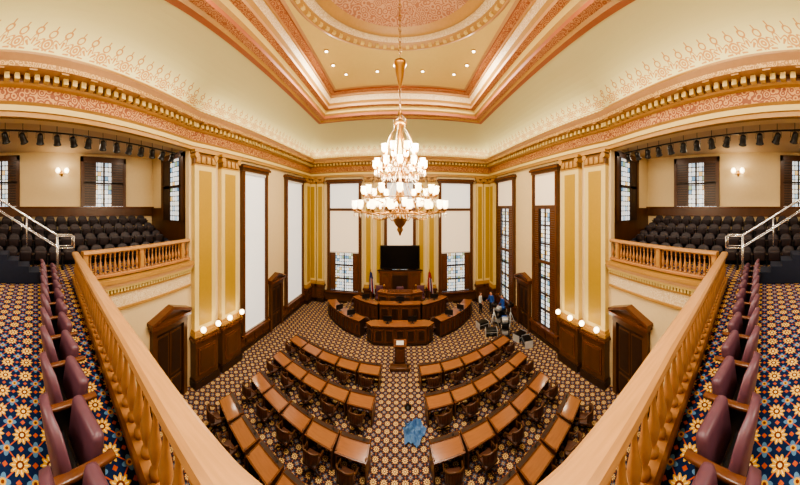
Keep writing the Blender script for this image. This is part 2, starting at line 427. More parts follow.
def window(b,u0,u1,z0,z1,kind):
    fw=.26
    b.box(u0,u0+fw,0,.22,z0,z1,WOOD); b.box(u1-fw,u1,0,.22,z0,z1,WOOD)
    b.box(u0+.07,u0+fw-.07,.22,.25,z0+.2,z1-.3,WOODR); b.box(u1-fw+.07,u1-.07,.22,.25,z0+.2,z1-.3,WOODR)
    b.box(u0-.04,u1+.04,0,.27,z1-.28,z1-.1,WOOD); b.box(u0-.14,u1+.14,0,.38,z1-.1,z1+.04,WOODR); b.box(u0-.08,u1+.08,0,.32,z1+.04,z1+.12,WOODD)
    b.box(u0-.1,u1+.1,0,.34,z0-.14,z0,WOODR)
    a,c=u0+fw,u1-fw; m=(a+c)/2; H=z1-z0-.28
    def sheet(za,zb,mat,n=.06): b.quad([(a,n,za),(c,n,za),(c,n,zb),(a,n,zb)],mat,[(0,0),(c-a,0),(c-a,zb-za),(0,zb-za)])
    def grid(za,zb,nx=2,nz=2):
        for i in range(nx+1):
            u=a+(c-a)*i/nx; b.box(u-.05,u+.05,.02,.13,za,zb,WOODD)
        for i in range(nz+1):
            z=za+(zb-za)*i/nz; b.box(a,c,.02,.12,z-.05,z+.05,WOODD)
    if kind=='shade':
        sheet(z0,z1-.28,SHADE,.1); b.box(a,c,.1,.15,z0+.02,z0+.1,WHITE); b.box(a,c,.08,.2,z1-.45,z1-.28,WHITE)
        zz=z0+H*.6; b.box(a,c,.09,.104,zz,zz+.02,WHITE)
    elif kind=='far':
        zs=z0+H*.36; zt=z0+H*.76
        sheet(z0,zs,GLASS); grid(z0,zs,2,3)
        for q0,q1 in ((a,a+(c-a)*.2),(c-(c-a)*.2,c)): b.box(q0,q1,.1,.17,z0+.1,zs-.05,WOOD); b.box(q0+.08,q1-.08,.17,.185,z0+.3,zs-.25,WOODR)
        sheet(zs,zt-.1,SHADEW,.1); sheet(zt+.1,z1-.28,SHADE,.1)
        b.box(a,c,.02,.2,zt-.12,zt+.12,WOOD); b.box(a,c,.08,.17,zs-.04,zs+.04,WHITE)
    else:
        zs=z0+H*.42; zt=z0+H*.78
        sheet(z0,z1-.28,GLASS); grid(z0,zs,4,4); grid(zs,zt,4,3)
        sheet(zt+.1,z1-.28,SHADEW,.12)
        b.box(a,c,.02,.2,zt-.12,zt+.12,WOOD); b.box(a,c,.02,.18,zs-.1,zs+.1,WOOD)
        for q0,q1 in ((a,a+(c-a)*.22),(c-(c-a)*.22,c)):
            for za,zb in ((z0,zs),(zs,zt)):
                b.box(q0,q1,.13,.19,za+.1,zb-.1,WOOD)
                nn=int((zb-za)/.14)
                for i in range(nn):
                    z=za+.15+i*.14
                    if z<zb-.2: b.box(q0+.05,q1-.05,.19,.21,z,z+.07,WOODR)
def door(b,u0,u1,h):
    c=(u0+u1)/2; ht=h+.44+(u1-u0)*.2
    b.box(u0,u0+.24,0,.2,0,h,WOOD); b.box(u1-.24,u1,0,.2,0,h,WOOD); b.box(u0,u1,0,.22,h,h+.3,WOOD)
    b.box(u0-.12,u1+.12,0,.36,h+.3,h+.44,WOODR)
    b.prism([(u0-.12,h+.44),(u1+.12,h+.44),(c,ht)],0,.2,WOOD)
    for s,e in (((u0-.16,h+.44),(c,ht)),((c,ht),(u1+.16,h+.44))):
        dz=.13
        b.prism([(s[0],s[1]),(e[0],e[1]),(e[0],e[1]+dz),(s[0],s[1]+dz)],0,.36,WOODR)
    b.box(u0+.24,u1-.24,0,.08,0,h,WOODD)
    for k in (0,1):
        a=u0+.3+k*(c-u0-.28); e=a+(c-u0-.34)
        for za,zb in ((.25,1.1),(1.25,h-.2)):
            b.box(a,e-.02,.08,.11,za,zb,WOOD); b.box(a+.07,e-.09,.11,.125,za+.08,zb-.08,WOODD)
    b.ball((c+.06,.15,1.05),.04,BRASS,1,1)
for mir in (False,True):
    sd='right' if mir else 'left'
    b=MB(); b.M=MBA
    pilaster(b,.15,1.5); pilaster(b,1.95,3.3); pilaster(b,12.4,13.3,1.4,capd=.6)
    b.build('trim_pilasters_'+sd,mir)
    kinds=('casement','casement') if mir else ('shade','shade')
    for i,(u0,u1,k) in enumerate(((3.75,6.4,kinds[0]),(8.9,12.0,kinds[1]))):
        b=MB(); b.M=MBA; window(b,u0,u1,1.1,11.2,k); b.build('window_%d'%(1+i+(2 if mir else 0)),mir)
    b=MB(); b.M=MBA; door(b,6.75,8.45,3.1); b.build('door_%d'%(3 if mir else 1),mir)
    b=MB(); b.M=MCB; door(b,LCB-2.5,LCB-.35,3.4); b.build('door_%d'%(4 if mir else 2),mir)
    b=MB(); b.M=MBA
    for u0,u1 in ((3.3,6.75),(8.45,12.4)):
        b.box(u0,u1,0,.06,.2,1.0,WOOD); b.box(u0,u1,0,.12,0,.2,WOODD); b.box(u0,u1,0,.12,.96,1.06,WOODR)
        n=int((u1-u0)/.8)
        for k in range(n):
            a=u0+(u1-u0)*k/n; b.box(a+.08,a+(u1-u0)/n-.08,.06,.09,.3,.88,WOODR)
    b.M=MCB; b.box(0,LCB-2.5,0,.06,.2,1.3,WOOD); b.box(0,LCB-2.5,0,.12,0,.2,WOODD); b.box(0,LCB-2.5,0,.12,1.3,1.4,WOODR)
    b.build('baseboard_'+sd,mir)
    b=MB(); b.M=MCB; g0=4.0
    b.box(0,LCB,0,.06,5.0,5.5,PALEO); b.box(0,LCB,0,.12,4.9,5.0,GOLD); b.box(0,LCB,0,.12,5.5,5.58,GOLD)
    b.box(g0,LCB,-.3,.3,5.86,6.0,PEACH); b.box(g0,LCB,-.3,.36,6.0,6.14,GOLD); b.box(g0,LCB,-.3,.22,5.74,5.86,CREAM2)
    for k in range(40):
        u=g0+(k+.5)*(LCB-g0)/40; b.box(u-.04,u+.04,.06,.18,5.6,5.72,CREAM2)
    b.build('trim_gallery_fascia_'+sd,mir)
b=MB(); b.M=MF
for u0,u1 in ((.1,.75),(.85,1.5),(5.35,6.05),(6.3,6.95),(10.05,10.7),(10.95,11.65),(15.5,16.15),(16.25,16.9)): pilaster(b,u0,u1,1.6,capd=.6)
b.build('trim_pilasters_far')
for i,(u0,u1) in enumerate(((1.85,5.05),(7.1,9.9),(11.95,15.15))):
    b=MB(); b.M=MF; window(b,u0,u1,1.1,11.2,'far'); b.build('window_%d'%(5+i))
b=MB(); b.M=MF
b.box(0,17,0,.06,.2,1.0,WOOD); b.box(0,17,0,.1,0,.2,WOODD); b.box(0,17,0,.12,.94,1.04,WOODR); b.build('baseboard_far')
def gwin(b):
    for y0,y1 in ((2.6,5.4),(-3.0,-.9)):
        b.M=wm((-13.3,y0),(-13.3,y1)); L=y1-y0
        for u in (0,L-.16): b.box(u,u+.16,0,.16,8.7,11.7,WOOD)
        b.box(0,L,0,.16,11.4,11.7,WOOD)
        b.quad([(.16,.05,8.7),(L-.16,.05,8.7),(L-.16,.05,11.5),(.16,.05,11.5)],GLASS,[(0,0),(L-.3,0),(L-.3,2.8),(0,2.8)])
        for q0,q1 in ((.16,L*.33),(L*.67,L-.16)):
            b.box(q0,q1,.06,.12,8.8,11.4,WOOD)
            for i in range(17): b.box(q0+.06,q1-.06,.12,.145,8.9+i*.145,8.98+i*.145,WOODD)
        b.box(L/2-.04,L/2+.04,.05,.12,8.8,11.5,WOODD); b.box(.16,L-.16,.05,.12,10.1,10.2,WOODD)
    b.M=wm((-11.9,7.3),(-9.7,7.3)); L=2.2
    b.box(0,.2,0,.16,8.0,11.6,WOOD); b.box(L-.2,L,0,.16,8.0,11.6,WOOD); b.box(0,L,0,.16,11.4,11.7,WOOD)
    b.quad([(.2,.05,8.0),(L-.2,.05,8.0),(L-.2,.05,11.4),(.2,.05,11.4)],GLASS,[(0,0),(L-.4,0),(L-.4,3.4),(0,3.4)])
    b.box(.2,L*.4,.06,.12,8.0,11.4,WOODD); b.box(L*.8,L-.2,.06,.12,8,11.4,WOODD); b.box(.2,L-.2,.05,.12,9.8,9.95,WOODD)
    b.M=Matrix.Identity(4)
b=MB(); gwin(b); b.build('window_8'); b=MB(); gwin(b); b.build('window_9',True)
BP=[(.055,0),(.055,.05),(.035,.07),(.03,.1),(.05,.16),(.066,.24),(.06,.3),(.038,.4),(.026,.5),(.024,.56),(.036,.58),(.036,.61),(.026,.63),(.04,.67),(.05,.7),(.05,.75)]
def balustrade(path,name,mirror=False,cap=.17,seg=10,posts=True,step=.215):
    b=MB()
    z0=GZ
    capp=[(-cap+.02,z0+.88),(-cap,z0+.91),(-cap+.01,z0+.97),(-cap+.05,z0+1.0),(cap-.05,z0+1.0),(cap-.01,z0+.97),(cap,z0+.91),(cap-.02,z0+.88),(cap-.06,z0+.85),(-cap+.06,z0+.85),(-cap+.02,z0+.88)]
    b.sweep(path,capp,RAILW)
    b.sweep(path,[(-.12,z0),(-.12,z0+.08),(-.09,z0+.11),(.09,z0+.11),(.12,z0+.08),(.12,z0)],BALU)
    for p0,p1 in zip(path,path[1:]):
        d=Vector(p1)-Vector(p0); L=d.length; n=int(L/step); M=wm(p0,p1)
        for k in range(n):
            b.M=M; u=(k+.5)*L/n
            if k%12==0 and posts:
                b.box(u-.1,u+.1,-.09,.09,z0+.1,z0+.86,BALU); b.box(u-.07,u+.07,-.11,.11,z0+.2,z0+.76,GOLD)
            else: b.lathe(BP,(u,0,z0+.11),seg,BALU)
        b.M=Matrix.Identity(4)
    return b.build(name,mirror)
balustrade(railpts,'gallery_balustrade',cap=.125,seg=12,step=.2,posts=False)
def sidebal(m,nm): balustrade([(-7.84,1.6),(-8.98,6.95)],nm,m,cap=.14,seg=8,step=.2)
sidebal(False,'side_gallery_balustrade'); sidebal(True,'side_gallery_balustrade.001')
b=MB(); b.sweep(railpts,[(-.1,5.7),(-.2,5.8),(-.2,6.19),(.1,6.19),(.1,5.7),(-.1,5.7)],PEACH); b.build('trim_rear_gallery_fascia')
def seat(mat,wood,arm=.3):
    b=MB()
    tilt=Matrix.Translation((0,0,.38))@Matrix.Rotation(math.radians(12),4,'X')
    bb=bmesh.new(); bmesh.ops.create_cube(bb,size=1)
    bmesh.ops.subdivide_edges(bb,edges=list(bb.edges),cuts=3,use_grid_fill=True)
    for v in bb.verts:
        zz=v.co.z+.5; xx=v.co.x
        w=.53*(1-.22*max(0,(zz-.55)/.45)**2)
        topz=.24+(-.28+.6*zz)-.09*(2*xx)**2*max(0,zz-.5)*2*.8
        v.co=Vector((xx*w,v.co.y*.12*(1-.35*zz)-.05*(1-(2*xx)**2)*.5,topz))
    bmesh.ops.smooth_vert(bb,verts=list(bb.verts),factor=.35,use_axis_x=True,use_axis_y=True,use_axis_z=True)
    b.bm(bb,mat,True,tilt)
    t2=Matrix.Translation((0,.13,.42))@Matrix.Rotation(math.radians(-8),4,'X')
    b.rbox(-.235,.235,0,.12,-.05,.34,mat,.05,3,t2)
    for s in (-1,1):
        b.rbox(s*.285-.035,s*.285+.035,-.06,arm,.6,.635,wood,.012,2)
        b.box(s*.285-.015,s*.285+.015,.0,.24,.05,.6,BLACK)
        b.box(s*.285-.03,s*.285+.03,-.04,.3,0,.05,BLACK)
    b.box(-.28,.28,.08,.11,.36,.4,BLACK)
    return b
ms=seat(MAROON,WOODR,.33).mesh('theatre_seat_mesh')
for sx in (-1,1):
    for k in range(11):
        x=1.3+k*.59; inst(ms,'theatre_seat',(sx*x,.2+.012*k,GZ),-sx*math.radians(13-k*.6))
for sx in (-1,1):
    for k in range(10):
        inst(ms,'theatre_seat',(sx*(1.6+k*.6),-2.2,GZ+.35),0)
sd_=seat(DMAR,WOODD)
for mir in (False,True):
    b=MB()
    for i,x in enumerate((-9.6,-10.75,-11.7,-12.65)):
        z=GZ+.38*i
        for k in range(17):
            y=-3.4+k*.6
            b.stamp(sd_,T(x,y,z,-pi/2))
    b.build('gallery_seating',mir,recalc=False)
def hand():
    b=MB()
    for x in (-7.75,-8.25):
        pts=[(x,1.3,7.75),(x,.75,7.75),(x,-1.4,9.1),(x,-3,9.1)]
        b.tube(pts,.028,STEEL,8)
        b.tube([(p[0],p[1],p[2]-.4) for p in pts],.02,STEEL,8)
        for q in ((.75,7.75),(-.3,8.4),(-1.4,9.1)): b.tube([(x,q[0],q[1]-1.0 if q[0]<.5 else 6.2),(x,q[0],q[1])],.024,STEEL,8)
        b.tube([(x,1.3,7.75),(x,1.3,7.35)],.028,STEEL,8); b.tube([(x,1.3,7.35),(x,.75,7.35)],.02,STEEL,8)
    for k in range(6):
        b.box(-8.4,-7.65,.5-k*.36-.36,.5-k*.36,6.2,6.2+.19*(k+1),NAVYC)
    return b
hand().build('stair_handrail'); hand().build('stair_handrail',True)
def spots():
    b=MB()
    M=wm((-9.6,6.7),(-7.8,-2.8)) ; b.M=M; L=9.6
    b.tube([(0,0,11.45),(L,0,11.45)],.03,BLACK,6)
    for k in range(15):
        u=.35+k*.63
        b.M=M
        b.tube([(u,0,11.9),(u,0,11.4)],.012,BLACK,5)
        a=-.5+.3*math.sin(k*2.1)
        b.M=M@Matrix.Translation((u,0,11.2))@Matrix.Rotation(2.5*(-1),4,'X')@Matrix.Rotation(a*.5,4,'Y')
        b.lathe([(.05,-.18),(.1,-.15),(.115,.0),(.125,.16),(.15,.18),(.15,.2)],(0,0,0),12,BLACK)
        b.lathe([(.11,.202),(.1,.206)],(0,0,0),12,GLASSL)
        b.M=M
        b.tube([(u-.15,0,11.2),(u-.15,0,11.4),(u+.15,0,11.4),(u+.15,0,11.2)],.012,BLACK,5)
    b.M=Matrix.Identity(4)
    return b
spots().build('stage_spotlights'); spots().build('stage_spotlights',True)
def wsc():
    b=MB()
    for y in (1.5,):
        c=Vector((-13.22,y,10.7))
        b.lathe([(.02,-.2),(.08,-.1),(.1,0),(.05,.1),(.02,.16)],tuple(c),10,BRASS)
        for d in (-.25,.25):
            b.tube([c,c+Vector((.15,d*.5,-.12)),c+Vector((.22,d,0))],.015,BRASS,6); b.ball(tuple(c+Vector((.22,d,.12))),.13,GLOBE,1.2,2)
    return b
wsc().build('wall_sconce'); wsc().build('wall_sconce',True)
for mir in (False,True):
    for c in (.82,2.62):
        b=MB(); b.M=MBA
        for d in (-.48,.48):
            b.lathe([(.07,0),(.04,.04),(.025,.1),(.03,.18)],(c+d,.72,2.6),10,BRASS)
            b.tube([(c+d,.45,2.35),(c+d,.6,2.3),(c+d,.72,2.4),(c+d,.72,2.62)],.02,BRASS,6)
            b.ball((c+d,.72,2.9),.14,GLOBE,1,2)
        b.build('pedestal_globe_lamp',mir)
# ---------------- chandelier
CHY=cy
b=MB()
for k in range(18):
    z=15.95-k*.16
    pts=[(.035*math.cos(a),0,.1*math.sin(a)) for a in [2*pi*i/8 for i in range(9)]]
    R=Matrix.Rotation(pi/2*(k%2),4,'Z')
    b.tube([tuple(R@Vector(p)+Vector((0,0,z))) for p in pts],.016,BRASS,5)
b.lathe([(.02,13.1),(.17,13.06),(.2,12.95),(.15,12.85),(.12,12.6),(.06,12.4),(.03,12.3),(.02,12.2)],(0,0,0),20,BRASS)
b.lathe([(.025,12.3),(.025,11.6),(.08,11.5),(.05,11.45),(.1,11.3),(.14,11.2),(.06,11.0),(.05,10.9),(.09,10.8),(.04,10.7),(.04,10.3),(.1,10.15),(.12,10.0),(.07,9.9),(.04,9.7),(.04,9.4),(.1,9.25),(.14,9.1),(.1,8.9),(.05,8.8),(.05,8.6),(.2,8.55),(.26,8.48),(.22,8.35),(.14,8.2),(.07,8.12),(.1,8.05),(.05,7.97),(.02,7.88)],(0,0,0),20,BRASS)
b.lathe([(.13,11.3),(.2,11.22),(.2,11.18),(.12,11.16)],(0,0,0),20,BRASS)
def shade_(x,y,z,r):
    b.lathe([(.02,-.17),(.045,-.13),(.05,-.1)],(x,y,z),8,BRASS)
    b.lathe([(r*.45,-.1),(r*.9,-.04),(r*1.0,.03),(r*.85,.09),(r*1.05,.13),(r*.5,.12)],(x,y,z),10,GLOBE)
def tier(n,R,z,zc,off=0,r=.08,drop=.25):
    for k in range(n):
        a=2*pi*(k+off)/n; c,s=math.cos(a),math.sin(a)
        pts=[]
        for t in [i/8 for i in range(9)]:
            rr=.06+(R-.06)*t; zz=zc+(z-.16-zc)*t-drop*math.sin(pi*t)*(1 if t<.6 else .9)
            pts.append((rr*c,rr*s,zz))
        pts.append((R*c,R*s,z-.12))
        b.tube(pts,.014,BRASS,5)
        shade_(R*c,R*s,z,r)
        for t in (.45,.7):
            b.lathe([(.0,-.12),(.022,-.07),(.0,0)],((.06+(R-.06)*t)*c,(.06+(R-.06)*t)*s,zc-drop-.02),5,CRYST)
tier(18,1.36,8.78,8.7,0,drop=.16); tier(14,1.08,9.2,9.05,.5,drop=.2); tier(8,.66,8.85,8.75,.25,drop=.18)
tier(12,.74,9.98,9.85,0,drop=.2); tier(8,.5,10.42,10.25,.5,drop=.2)
for R,z in ((1.36,8.58),(.76,9.8),(1.08,9.0)):
    pts=[(R*math.cos(2*pi*i/48),R*math.sin(2*pi*i/48),z) for i in range(49)]; b.tube(pts,.014,BRASS,5)
    for i in range(36):
        a=2*pi*i/36; b.lathe([(0,-.14),(.02,-.08),(0,0)],(R*math.cos(a),R*math.sin(a),z),5,CRYST)
for k in range(10):
    a=2*pi*k/10; c,s=math.cos(a),math.sin(a)
    b.tube([(.06*c,.06*s,11.45),(.2*c,.2*s,11.3),(.16*c,.16*s,11.05),(.3*c,.3*s,10.85),(.5*c,.5*s,10.3),(.76*c,.76*s,9.8)],.01,CRYST if k%2 else BRASS,5)
    b.tube([(.1*c,.1*s,10.0),(.4*c,.4*s,9.6),(.9*c,.9*s,9.1),(1.36*c,1.36*s,8.58)],.01,CRYST if k%2 else BRASS,5)
    b.tube([(1.0*c,1.0*s,8.5),(.7*c,.7*s,8.35),(.26*c,.26*s,8.45)],.012,BRASS,5)
ch=b.build('chandelier'); ch.location=(0,CHY,0)
# ---------------- desks
def desk():
    b=MB()
    def sl(x,y,z): return (x,y,z+.06*(y/.3))
    def slab(x0,x1,y0,y1,z0,z1,mat):
        i=[b.av(sl(x,y,z)) for z in (z0,z1) for y in (y0,y1) for x in (x0,x1)]
        for q in ((0,1,3,2),(4,6,7,5),(0,4,5,1),(2,3,7,6),(0,2,6,4),(1,5,7,3)): b.af([i[k] for k in q],mat)
    slab(-.54,.54,-.32,.2,.74,.77,WOODR); slab(-.49,.49,-.28,.17,.77,.776,DESKT)
    b.box(-.54,.54,.2,.36,.6,.83,WOODR); b.box(-.5,.5,.22,.34,.83,.836,WOODD)
    b.box(-.52,.52,.3,.34,.08,.7,WOOD); b.box(-.44,.44,.34,.355,.2,.6,WOODR)
    for s in (-1,1):
        b.box(s*.5-.025,s*.5+.025,-.26,.32,.05,.74,WOOD); b.box(s*.5-.035,s*.5+.035,-.28,.34,0,.06,WOODD)
        b.box(s*.42-.06,s*.42+.06,-.26,.3,.56,.7,WOOD)
    b.box(-.4,.4,-.26,-.24,.62,.7,WOOD); b.ball((0,-.27,.66),.014,BRASS,1,1)
    b.tube([(.3,.28,.83),(.3,.26,.95),(.28,.18,1.05)],.008,BLACK,5); b.ball((.28,.17,1.06),.016,BLACK,1,1)
    b.lathe([(.04,0),(.04,.015)],(.3,.28,.835),10,BLACK)
    return b
def chair(mat):
    b=MB()
    b.rbox(-.25,.25,-.24,.26,.42,.52,mat,.04,2)
    for k in range(7):
        a=math.radians(-60+20*k); M=Matrix.Rotation(a,4,'Z')
        b.rbox(-.06,.06,-.31,-.26,.56,.95-.03*abs(k-3),mat,.02,1,M)
    pts=[(.3*math.sin(math.radians(a)),-.3*math.cos(math.radians(a)),.97-.03*abs(a)/20) for a in range(-70,71,14)]
    b.tube(pts,.028,WOOD,6)
    for s in (-1,1):
        b.tube([(s*.28,-.12,.86),(s*.3,.0,.72),(s*.3,.22,.7)],.025,WOOD,6)
        b.tube([(s*.3,.2,.7),(s*.27,.2,.46)],.02,WOOD,6)
    b.lathe([(.03,.12),(.03,.42),(.1,.42)],(0,0,0),8,BLACK)
    for k in range(5):
        a=2*pi*k/5; b.tube([(0,0,.14),(.3*math.cos(a),.3*math.sin(a),.07)],.025,WOODD,5); b.ball((.3*math.cos(a),.3*math.sin(a),.035),.035,BLACK,1,1)
    return b
md=desk().mesh('desk_mesh'); mc=chair(CHAIRL).mesh('chair_mesh')
Rr=14.0
for (y0,x0,n,dp) in ((11.3,1.5,5,1.13),(9.4,1.6,5,1.13),(7.45,1.55,5,1.15),(5.45,1.7,5,1.18)):
    for sx in (-1,1):
        ph0=math.asin(x0/Rr)
        for k in range(n):
            ph=(ph0+k*dp/Rr)*sx*1.0
            x=Rr*math.sin(ph); y=y0+Rr-Rr*math.cos(ph)
            inst(md,'legislator_desk',(x,y,0),ph)
            d=Vector((-math.sin(ph),math.cos(ph)))*(-.66)
            j=random.uniform(-.25,.25)
            inst(mc,'swivel_chair',(x+d.x,y+d.y,0),ph+j)
# ---------------- rostrum
b=MB()
def cdesk(path,z0,h,dep=.55):
    b.sweep(path,[(0,z0),(0,z0+.12),(.05,z0+.12),(.05,z0+h-.12),(-.04,z0+h-.1),(-.06,z0+h),(dep,z0+h),(dep,z0+h-.05),(dep-.05,z0+h-.05),(dep-.05,z0),(0,z0)],[WOODD,WOODD,WOOD,WOODR,WOODR,DESKT,WOODR,WOOD,WOOD,WOOD])
    for p0,p1 in zip(path,path[1:]):
        L=(Vector(p1)-Vector(p0)).length; b.M=wm(p0,p1); n=max(1,round(L/.75))
        for k in range(n):
            a=L*k/n; e=L*(k+1)/n
            b.box(a+.07,e-.07,.0,.03,z0+.2,z0+h-.22,WOODR); b.box(a+.15,e-.15,-.02,.0,z0+.3,z0+h-.32,WOODD)
        b.M=Matrix.Identity(4)
def curve(R,yc_,a0,a1,n=10): return [(-R*math.sin(math.radians(a0+(a1-a0)*i/n)),yc_-R*math.cos(math.radians(a0+(a1-a0)*i/n))) for i in range(n+1)]
def lap(x,y,z,rz,s=1):
    b.M=T(x,y,z,rz); b.box(-.28*s,.28*s,-.02,.02,.1,.45*s,BLACK); b.box(-.25*s,.25*s,.02,.026,.13,.42*s,LAPS); b.box(-.03,.03,-.04,.0,0,.12,BLACK); b.box(-.12,.12,-.1,.06,0,.02,BLACK); b.M=Matrix.Identity(4)
cdesk(curve(6.6,21.3,-62,-24,10),0,1.15,.7)
cdesk(curve(6.6,21.3,24,62,10),0,1.15,.7)
cdesk([(1.7,14.6),(-1.7,14.6)],0,1.25,.8)
cdesk([(2.2,15.1),(1.75,14.62)],0,1.2); cdesk([(-1.75,14.62),(-2.2,15.1)],0,1.2)
b.plan([(-4.6,19.9),(-4.6,17.6),(-3.2,16.6),(3.2,16.6),(4.6,17.6),(4.6,19.9)],0,.45,CARPF)
b.plan([(-3.0,19.9),(-3.0,17.5),(3,17.5),(3,19.9)],.45,.95,CARPF)
cdesk(curve(5.3,21.8,-44,-18,6),.45,1.25,.55); cdesk(curve(5.3,21.8,18,44,6),.45,1.25,.55)
cdesk([(1.45,16.35),(-1.45,16.35)],.45,1.45,.6)
cdesk([(1.7,17.45),(.85,17.15),(-.85,17.15),(-1.7,17.45)],.95,1.45,.6)
b.box(-.95,.95,17.2,17.75,2.4,2.48,WOODR)
for x,y,z,r in ((-3.4,15.85,1.15,.5),(-4.4,16.5,1.15,.8),(3.4,15.85,1.15,-.5),(4.4,16.5,1.15,-.8),(-.8,15.0,1.25,0),(.8,15.0,1.25,0),(-2.6,17.5,1.7,.3),(2.6,17.5,1.7,-.3),(0,16.65,1.9,0)): lap(x,y,z,r)
for x,y in ((-1.2,17.55),(1.2,17.55)):
    b.lathe([(.09,0),(.09,.03),(.02,.05),(.02,.35),(.11,.36),(.06,.5),(.02,.5)],(x,y,2.4),10,BRASS)
ro=b.build('speaker_rostrum')
b=MB()
b.box(-1.75,1.75,19.95,20.1,.95,3.3,WOOD); b.box(-1.85,1.85,19.93,20.12,3.1,3.25,WOODR); b.box(-1.95,1.95,19.92,20.14,3.25,3.35,WOODD)
for x in (-1.65,-.85,.85,1.65): b.box(x-.11,x+.11,19.92,19.96,.95,3.1,WOODR)
for x in (-1.25,1.25): b.box(x-.25,x+.25,19.93,19.96,1.3,2.8,WOODR)
b.box(-.65,.65,19.93,19.96,1.2,2.9,WOODD); b.box(-1.6,1.6,19.97,20.3,0,.96,WOOD)
b.build('rostrum_backdrop')
b=MB(); b.rbox(-1.72,1.72,20.12,20.24,3.4,5.45,BLACK,.03,1,smooth=False); b.box(-1.64,1.64,20.1,20.13,3.48,5.37,SCREEN)
for x in (-1,1): b.box(x*.9-.05,x*.9+.05,20.2,20.32,4.2,4.4,BLACK)
b.build('projection_screen')
for x in (-3.2,-2.4,2.4,3.2,-4.2,4.2): inst(mc,'swivel_chair',(x,16.0+(abs(x)-2.4)*.55,0),pi)
def hchair():
    b=MB(); b.rbox(-.3,.3,-.28,.3,.42,.54,MAROON,.05,2); b.rbox(-.3,.3,-.36,-.26,.5,1.35,MAROON,.05,3)
    for s in (-1,1): b.rbox(s*.32-.04,s*.32+.04,-.3,.25,.68,.74,WOOD,.02,1); b.box(s*.32-.03,s*.32+.03,.1,.18,.4,.68,WOOD)
    b.lathe([(.04,.08),(.04,.42)],(0,0,0),8,BLACK); b.lathe([(.32,0),(.3,.06),(.05,.1)],(0,0,0),12,BLACK); return b
mh=hchair().mesh('high_back_chair_mesh')
for x,y,z in ((0,18.6,.95),(-1.7,18.8,.95),(1.7,18.8,.95)): inst(mh,'high_back_chair',(x,y,z),pi)
for x in (-.9,.9,-3.6,3.6): inst(mc,'swivel_chair',(x,17.05 if abs(x)<1 else 18.3,.45),pi)
def flag(c1,c2):
    b=MB(); b.lathe([(.2,0),(.2,.04),(.03,.1),(.02,.2),(.02,2.5),(.035,2.55),(.0,2.68)],(0,0,0),12,BRASS)
    seg=20; prof=[(.03,2.42),(.09,2.3),(.14,1.9),(.17,1.4),(.2,.9),(.19,.75)]
    rings=[]
    for i,(r,z) in enumerate(prof):
        rings.append([b.av((r*(1+.25*math.cos(5*2*pi*k/seg))*math.cos(2*pi*k/seg)+.04*i/2,r*.6*(1+.25*math.cos(5*2*pi*k/seg))*math.sin(2*pi*k/seg),z-.04*math.cos(2*pi*k/seg)*i)) for k in range(seg)])
    for i,(a,c) in enumerate(zip(rings,rings[1:])):
        for k in range(seg): b.af((a[k],a[(k+1)%seg],c[(k+1)%seg],c[k]),c1 if i<2 else (c2 if k%5<2 else c1 if k%5<4 else WHITE),True)
    return b
o=flag(NAVY,RED).build('flag_on_pole'); o.location=(-2.45,19.3,.95)
o=flag(RED,NAVY).build('flag_on_pole'); o.location=(2.45,19.3,.95)
b=MB()
b.box(-.32,.32,-.25,.25,0,.1,WOODD); b.box(-.27,.27,-.2,.2,.1,1.05,WOOD); b.box(-.2,.2,-.22,-.2,.25,.9,WOODR)
b.M=Matrix.Translation((0,0,1.1))@Matrix.Rotation(math.radians(12),4,'X'); b.box(-.36,.36,-.28,.28,0,.05,WOODR); b.box(-.2,.2,-.15,.15,.05,.06,WHITE)
b.M=Matrix.Identity(4)
b.tube([(0,.2,1.15),(0,.15,1.4),(0,.0,1.5)],.01,BLACK,5)
b.rbox(-.55,.55,-.7,-.3,0,.18,WOOD,.02,1)
o=b.build('lectern'); o.location=(0,13.0,0)
# blue folded cloth on the aisle with a stand over it
b=MB(); n=26
def hh(x,y):
    return max(.02,.14+.3*mathutils.noise.noise(Vector((x*4,y*4,1)))+.16*mathutils.noise.noise(Vector((x*10,y*10,5))))*max(0,1-(x*x/.3+y*y/.3)*.6)
g=[[b.av((x*(1+.6*mathutils.noise.noise(Vector((x*3,y*3,9)))),y*(1+.6*mathutils.noise.noise(Vector((x*3,y*3,3)))),max(.01,hh(x,y)))) for i in range(n+1) for x in [(-.42+.84*i/n)*(1-.5*abs(j/n-.5))]] for j in range(n+1) for y in [-.45+.9*j/n]]
for j in range(n):
    for i in range(n): b.af((g[j][i],g[j][i+1],g[j+1][i+1],g[j+1][i]),TARP,True)
o=b.build('blue_dust_sheet',recalc=False); o.location=(.5,9.0,0)
b=MB()
b.lathe([(.16,0),(.16,.03),(.03,.06),(.015,.1)],(0,0,0),14,BLACK); b.tube([(0,0,.05),(0,0,1.45)],.014,BLACK,6)
b.tube([(0,0,1.45),(0,.25,1.6)],.01,BLACK,6); b.lathe([(.015,0),(.03,.04),(.03,.1),(.01,.13)],(0,.25,1.58),8,BLACK)
o=b.build('microphone_stand'); o.location=(.35,10.1,0)
b=MB()
for k in range(3):
    a=2*pi*k/3+.4; b.tube([(0,0,1.2),(.45*math.cos(a),.45*math.sin(a),.02)],.022,ALU,6); b.tube([(0,0,.55),(.25*math.cos(a),.25*math.sin(a),.5)],.012,ALU,5)
b.tube([(0,0,.5),(0,0,1.55)],.022,ALU,6); b.rbox(-.12,.12,-.2,.2,1.55,1.78,BLACK,.02,1); b.lathe([(.05,0),(.06,.15)],(0,.0,1.78),8,BLACK)
mt=b.mesh('tripod_mesh'); inst(mt,'camera_tripod',(6.6,15.4,0),1); inst(mt,'camera_tripod',(7.7,14.9,0),1.6)
b=MB()
for z in (.15,.6,1.0): b.rbox(-.45,.45,-.3,.3,z,z+.04,BLACK,.015,1)
